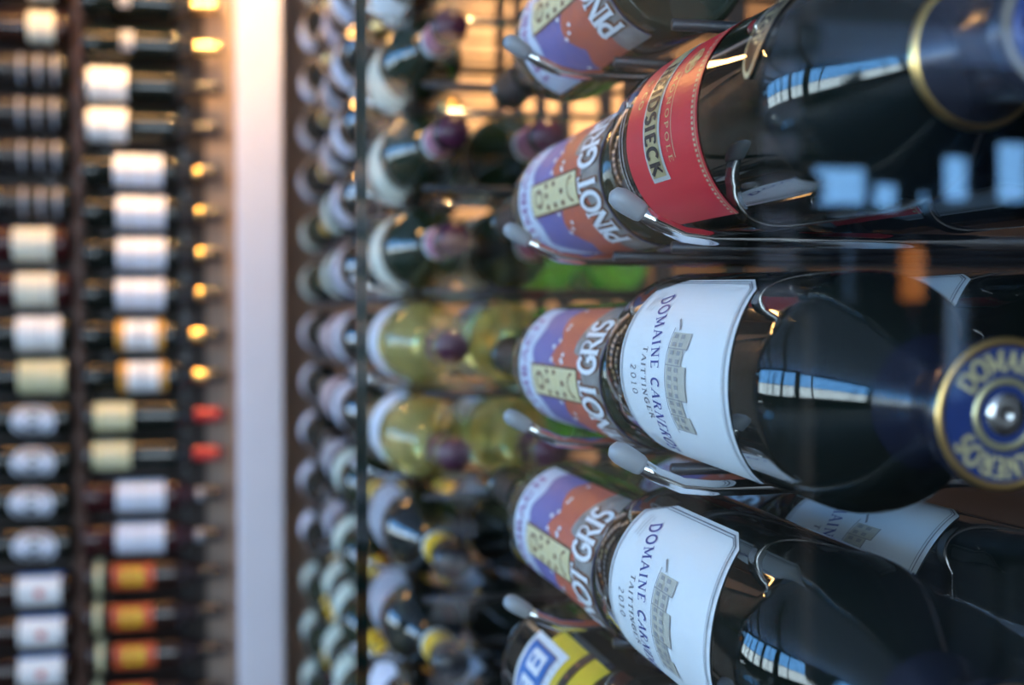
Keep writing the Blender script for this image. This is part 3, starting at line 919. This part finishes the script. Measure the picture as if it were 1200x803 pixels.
fill({k: v for k, v in C.items() if k > -2}, 1.445, False, (1,), 'golden wine column', PC, XC)
Cb = {k: ('pale_back' if k in (-2, -1, 0, 1, 2) else 'grey_back') for k in range(-1, 6)}
fill(Cb, 1.475, True, (2, 3), 'green glass column', PC, XC)
rack('steel rack rods carrying the golden wine bottles', [(1.345, True), (1.19, False), (1.58, False), (1.72, False)], list(range(-3, 6)), PC, XC)
# ---- column D, E
D = {}
for k in range(-5, 8):
    D[k] = 'lilac_dark' if k < 3 else 'mint_dark'
fill(D, 1.925, False, (0, 1), 'mint label column', .100, XC)
rack('steel rack rods carrying the mint and cool white labels', [(1.83, False), (1.68, False)], list(range(-5, 8)), .100, XC)
Dp = {k: ['grey_back', 'mint_dark', 'pink_dark'][(k + 9) // 2 % 3] for k in range(-5, 8)}
fill(Dp, 1.96, True, (0,), 'pink label column', .100, XC)
E_ = {}
seqE = ['mint_dark', 'lilac_dark', 'grey_dark', 'mint_dark', 'lilac_dark', 'white_dark', 'pink_dark', 'mint_dark']
for k in range(-7, 10):
    E_[k] = seqE[(k + 7) // 2 % len(seqE)] if k < 4 else ('white_dark' if k in (4, 5) else 'mint_dark')
fill(E_, 2.64, False, (0, 1), 'column beside white post', .100, XC)
rack('steel rack rods beside the white post', [(2.55, False), (2.40, False), (2.06, False), (2.22, False)], list(range(-7, 10)), .100, XC)

# ------------------------------------------------------------------ end wall rack
YE = 3.0
def zpx(y): return (373 - y) * 2.89 / 1500
EWL = {'ew_grey': 'black bottle with plain grey label', 'ew_gold': 'black bottle with gold capsule and small grey label', 'ew_white': 'black bottle with white label at its foot',
       'ew_blue': 'black bottle with white label and gold neck ring', 'ew_orange': 'black bottle with white label between orange stripes',
       'ew_cream': 'black bottle with cream label and red capsule', 'ew_maroon': 'dark red bottle with white label',
       'ew_red': 'brown bottle with orange red label and yellow seal', 'ew_bands': 'black bottle with three thin grey stripes',
       'ew_small_cream': 'brown bottle with narrow cream label', 'ew_mid_cream': 'dark red bottle with cream label', 'ew_pale': 'black bottle with wide white label',
       'ew_yellow_cream': 'black bottle with yellow cream label', 'ew_oval': 'black bottle with round white label', 'ew_dot': 'brown bottle with white label and red seal'}
c2 = [(-44, 'ew_gold'), (6, 'ew_gold'), (55, 'ew_gold'), (103, 'ew_white'), (150, 'ew_white'), (202, 'ew_blue'), (250, 'ew_blue'), (298, 'ew_blue'), (345, 'ew_blue'),
      (393, 'ew_orange'), (441, 'ew_orange'), (487, 'ew_cream'), (533, 'ew_cream'), (581, 'ew_maroon'), (630, 'ew_maroon'), (674, 'ew_red'), (721, 'ew_red'), (767, 'ew_red'), (815, 'ew_red')]
c1 = [(-8, 'ew_small_cream'), (41, 'ew_small_cream'), (89, 'ew_bands'), (138, 'ew_bands'), (187, 'ew_bands'), (240, 'ew_bands'), (288, 'ew_mid_cream'), (340, 'ew_mid_cream'),
      (390, 'ew_pale'), (440, 'ew_yellow_cream'), (488, 'ew_oval'), (536, 'ew_oval'), (583, 'ew_oval'), (632, 'ew_oval'), (685, 'ew_dot'), (733, 'ew_dot'), (779, 'ew_dot'), (826, 'ew_dot')]
c3 = [(y, 'ew_grey') for y, _ in c2[1:9]]
_er = MB(); _er.tube([(0, .080, -.003), (0, -.02, -.003), (0, -.030, .002)], .003, 8)
EROD = _er.mesh('rod', M_RAIL, True)
def end_col(rows, xbase, sgn, where, rlabel, group):
    r = link('wine_rack', None, loc=(xbase + sgn * .13, 3.085, FZ)); tag(r, rlabel, 'rack', 'racks on the end wall')
    mb = MB(); mb.box(-.132, .132, .000, .003, 0, CZ - FZ - .01)  # dark sheet painting in the rack's shade between the bottles
    link('rack_shade_board', mb.mesh('rack_shade_board', mat('painted_rack_shade', (.022, .014, .011), .6, noise=.3, scale=20)), r)
    for dx in (-.085, .085):
        mb = MB(); mb.box(dx - .008, dx + .008, -.010, 0, 0, zpx(rows[0][0]) + .05 - FZ)
        link('upright', mb.mesh('upright', M_RAIL), r)
    for (y, kd), (i, n) in zip(rows, runs([q[1] for q in rows])):
        R = PROF[KINDS[kd]['shape']][0]
        z = zpx(y)
        lb = EWL[kd] + ', ' + where + nth(i, n)
        put_bottle(kd, 'wine_bottle', (xbase + rn.uniform(-.004, .004), YE, z), (sgn, 0, 0), (0, -1, 0), rn.uniform(-.06, .06) - .1, lb, 'end wall bottles, ' + where)
        for dx in (-.085, .085):
            rr = R if dx * sgn < 0 else R
            link('rod', EROD, r, loc=(dx, YE - 3.085, z - rr - FZ))
end_col(c2, -.280, 1, 'end wall by post', 'steel rack rods on the end wall beside the white post', '')
end_col(c1, -.312, -1, 'end wall past upright', 'steel rack rods on the end wall beyond the brown upright', '')
end_col(c3, -1.33, 1, 'end wall outer edge', 'steel rack rods at the outer edge of the end wall', '')
# brown wooden upright between the two columns
mb = MB(); mb.box(-.009, .009, -.03, .03, 0, CZ - FZ)
o = link('wooden_upright', mb.mesh('wooden_upright', mat('upright_wood', (.13, .05, .03), .5, noise=.4, scale=25)), loc=(-.296, 3.06, FZ))
tag(o, 'narrow brown wooden upright between the end wall bottle columns', 'upright')

# ------------------------------------------------------------------ warm ceiling spots
def spot(loc, target, watts, label, size=1.2):
    e = link('ceiling_spot', None, loc=loc); tag(e, label, 'lamp', 'warm ceiling spots')
    d = (Vector(target) - Vector(loc)).normalized()
    q = d.to_track_quat('-Z', 'Y')
    mb = MB(); mb.lathe([(.0, .10), (.030, .10), (.036, .09), (.036, 0), (.033, 0), (.030, .03), (0, .03)], 24)
    h = link('housing', mb.mesh('housing', M_FRAME, True), e); h.rotation_mode = 'QUATERNION'; h.rotation_quaternion = q
    mb = MB(); mb.lathe([(.0295, .012), (.015, .008), (0, .007)], 20)
    bl = link('bulb', mb.mesh('bulb', mat('bulb_warm', (.8, .6, .4), .3, emit=(1.0, .55, .22), strength=25), True), h)
    mb = MB(); mb.tube([(0, 0, .095), (0, 0, max(.11, CZ - loc[2]))], .006, 8)
    link('stem', mb.mesh('stem', M_FRAME, True), e)
    L = bpy.data.lights.new('spot', 'SPOT'); L.energy = watts; L.color = (1.0, .56, .22); L.spot_size = size; L.spot_blend = .6; L.shadow_soft_size = .03
    lo = bpy.data.objects.new('spot_light', L); COL.objects.link(lo); lo.parent = e
    lo.rotation_mode = 'QUATERNION'; lo.rotation_quaternion = q; lo.location = d * .06
spot((-.03, 2.58, 1.35), (.0, 3.09, .72), SPOT_END, 'black ceiling spot aimed at the end wall rack')
spot((.74, 2.50, 1.25), (.80, 3.09, .66), SPOT_RACK, 'black ceiling spot inside the bay before the last column', .75)
spot((.46, 1.05, .95), (.48, 1.5, .1), SPOT_RACK * .25, 'black ceiling spot inside the bay above the golden wine')

# ------------------------------------------------------------------ orange floor lamp in the room, reflected in the glass
e = link('floor_lamp', None, loc=(-3.95, 7.0, FZ)); tag(e, 'slim floor lamp with a tall orange shade, reflected in the glass', 'lamp')
mb = MB(); mb.lathe([(0, 0), (.14, 0), (.14, .015), (.02, .03), (0, .03)], 28); link('base', mb.mesh('base', M_FRAME, True), e)
mb = MB(); mb.tube([(0, 0, .03), (0, 0, 1.6)], .012, 10); link('pole', mb.mesh('pole', M_FRAME, True), e)
mb = MB(); mb.lathe([(.060, 1.56), (.066, 1.56), (.066, 1.88), (.060, 1.88)], 28)
link('shade', mb.mesh('shade', mat('shade_orange', (.6, .2, .05), .7, emit=(1.0, .32, .08), strength=2.2), True), e)
spot((.78, 2.05, 1.10), (1.05, 2.75, .55), SPOT_RACK * 2, 'black ceiling spot washing the back of the bay')

# ------------------------------------------------------------------ dining furniture in the room, reflected in the glass
M_TABLE = mat('table_lacquer', (.02, .014, .012), .08, noise=.3, scale=12)
M_SEAT = mat('seat_leather', (.015, .013, .014), .35, noise=.2, scale=60)
def table(x, y, label):
    e = link('dining_table', None, loc=(x, y, FZ)); tag(e, label, 'table', 'dining tables in the room')
    mb = MB(); mb.box(-.40, .40, -.40, .40, .715, .75)
    o = link('table_top', mb.mesh('table_top', M_TABLE), e); bv = o.modifiers.new('bevel', 'BEVEL'); bv.width = .008; bv.segments = 2
    mb = MB(); mb.lathe([(.035, .03), (.03, .10), (.03, .68), (.09, .715)], 20); link('pedestal', mb.mesh('pedestal', M_FRAME, True), e)
    mb = MB(); mb.lathe([(0, 0), (.26, 0), (.26, .015), (.05, .035), (0, .035)], 28); link('foot', mb.mesh('foot', M_FRAME, True), e)
def chair(x, y, rz, label):
    e = link('dining_chair', None, loc=(x, y, FZ), rot=(0, 0, rz)); tag(e, label, 'chair', 'dining chairs in the room')
    mb = MB(); mb.box(-.21, .21, -.21, .21, .42, .47); o = link('seat', mb.mesh('seat', M_SEAT), e)
    bv = o.modifiers.new('bevel', 'BEVEL'); bv.width = .015; bv.segments = 2
    for sx in (-1, 1):
        for sy in (-1, 1):
            mb = MB(); mb.tube([(sx * .18, sy * .18, .42), (sx * .19, sy * .20, 0)], [.018, .012], 8); link('leg', mb.mesh('leg', M_FRAME, True), e)
        mb = MB(); mb.tube([(sx * .18, .18, .47), (sx * .18, .20, .75), (sx * .17, .24, 1.02)], .014, 8); link('back_post', mb.mesh('back_post', M_FRAME, True), e)
    for z in (.66, .78, .90, 1.00):
        mb = MB(); mb.box(-.17, .17, .195 + (z - .66) * .11, .212 + (z - .66) * .11, z - .03, z + .03); link('back_slat', mb.mesh('back_slat', M_TABLE), e)
table(-1.75, 1.75, 'dark lacquered square dining table nearer the glass front')
chair(-1.75, 1.20, math.pi, 'black slat back chair pulled up to the nearer table')
chair(-2.30, 1.75, math.pi / 2, 'black slat back chair at the window side of the nearer table')
table(-3.2, 4.3, 'dark lacquered square dining table deeper in the room')
chair(-3.2, 4.9, 0, 'black slat back chair on the far side of the deeper table')
chair(-3.75, 4.3, math.pi / 2, 'black slat back chair at the window side of the deeper table')

# warm light bar above the end wall rack
e = link('light_bar', None, loc=(-.32, 2.62, 1.05)); tag(e, 'warm linear light bar hung above the end wall rack', 'lamp')
mb = MB(); mb.box(-.42, .42, -.025, .025, 0, .03); link('housing', mb.mesh('housing', M_FRAME), e)
for k in range(4):
    mb = MB(); mb.box(-.40 + k * .205, -.40 + k * .205 + .185, -.018, .018, -.012, 0)
    link('diffuser', mb.mesh('diffuser', mat('bar_warm', (.8, .6, .4), .4, emit=(1.0, .50, .16), strength=85), False), e)
for x in (-.3, .3):
    mb = MB(); mb.tube([(x, 0, .03), (x, 0, CZ - 1.05)], .004, 8); link('hanger', mb.mesh('hanger', M_FRAME, True), e)
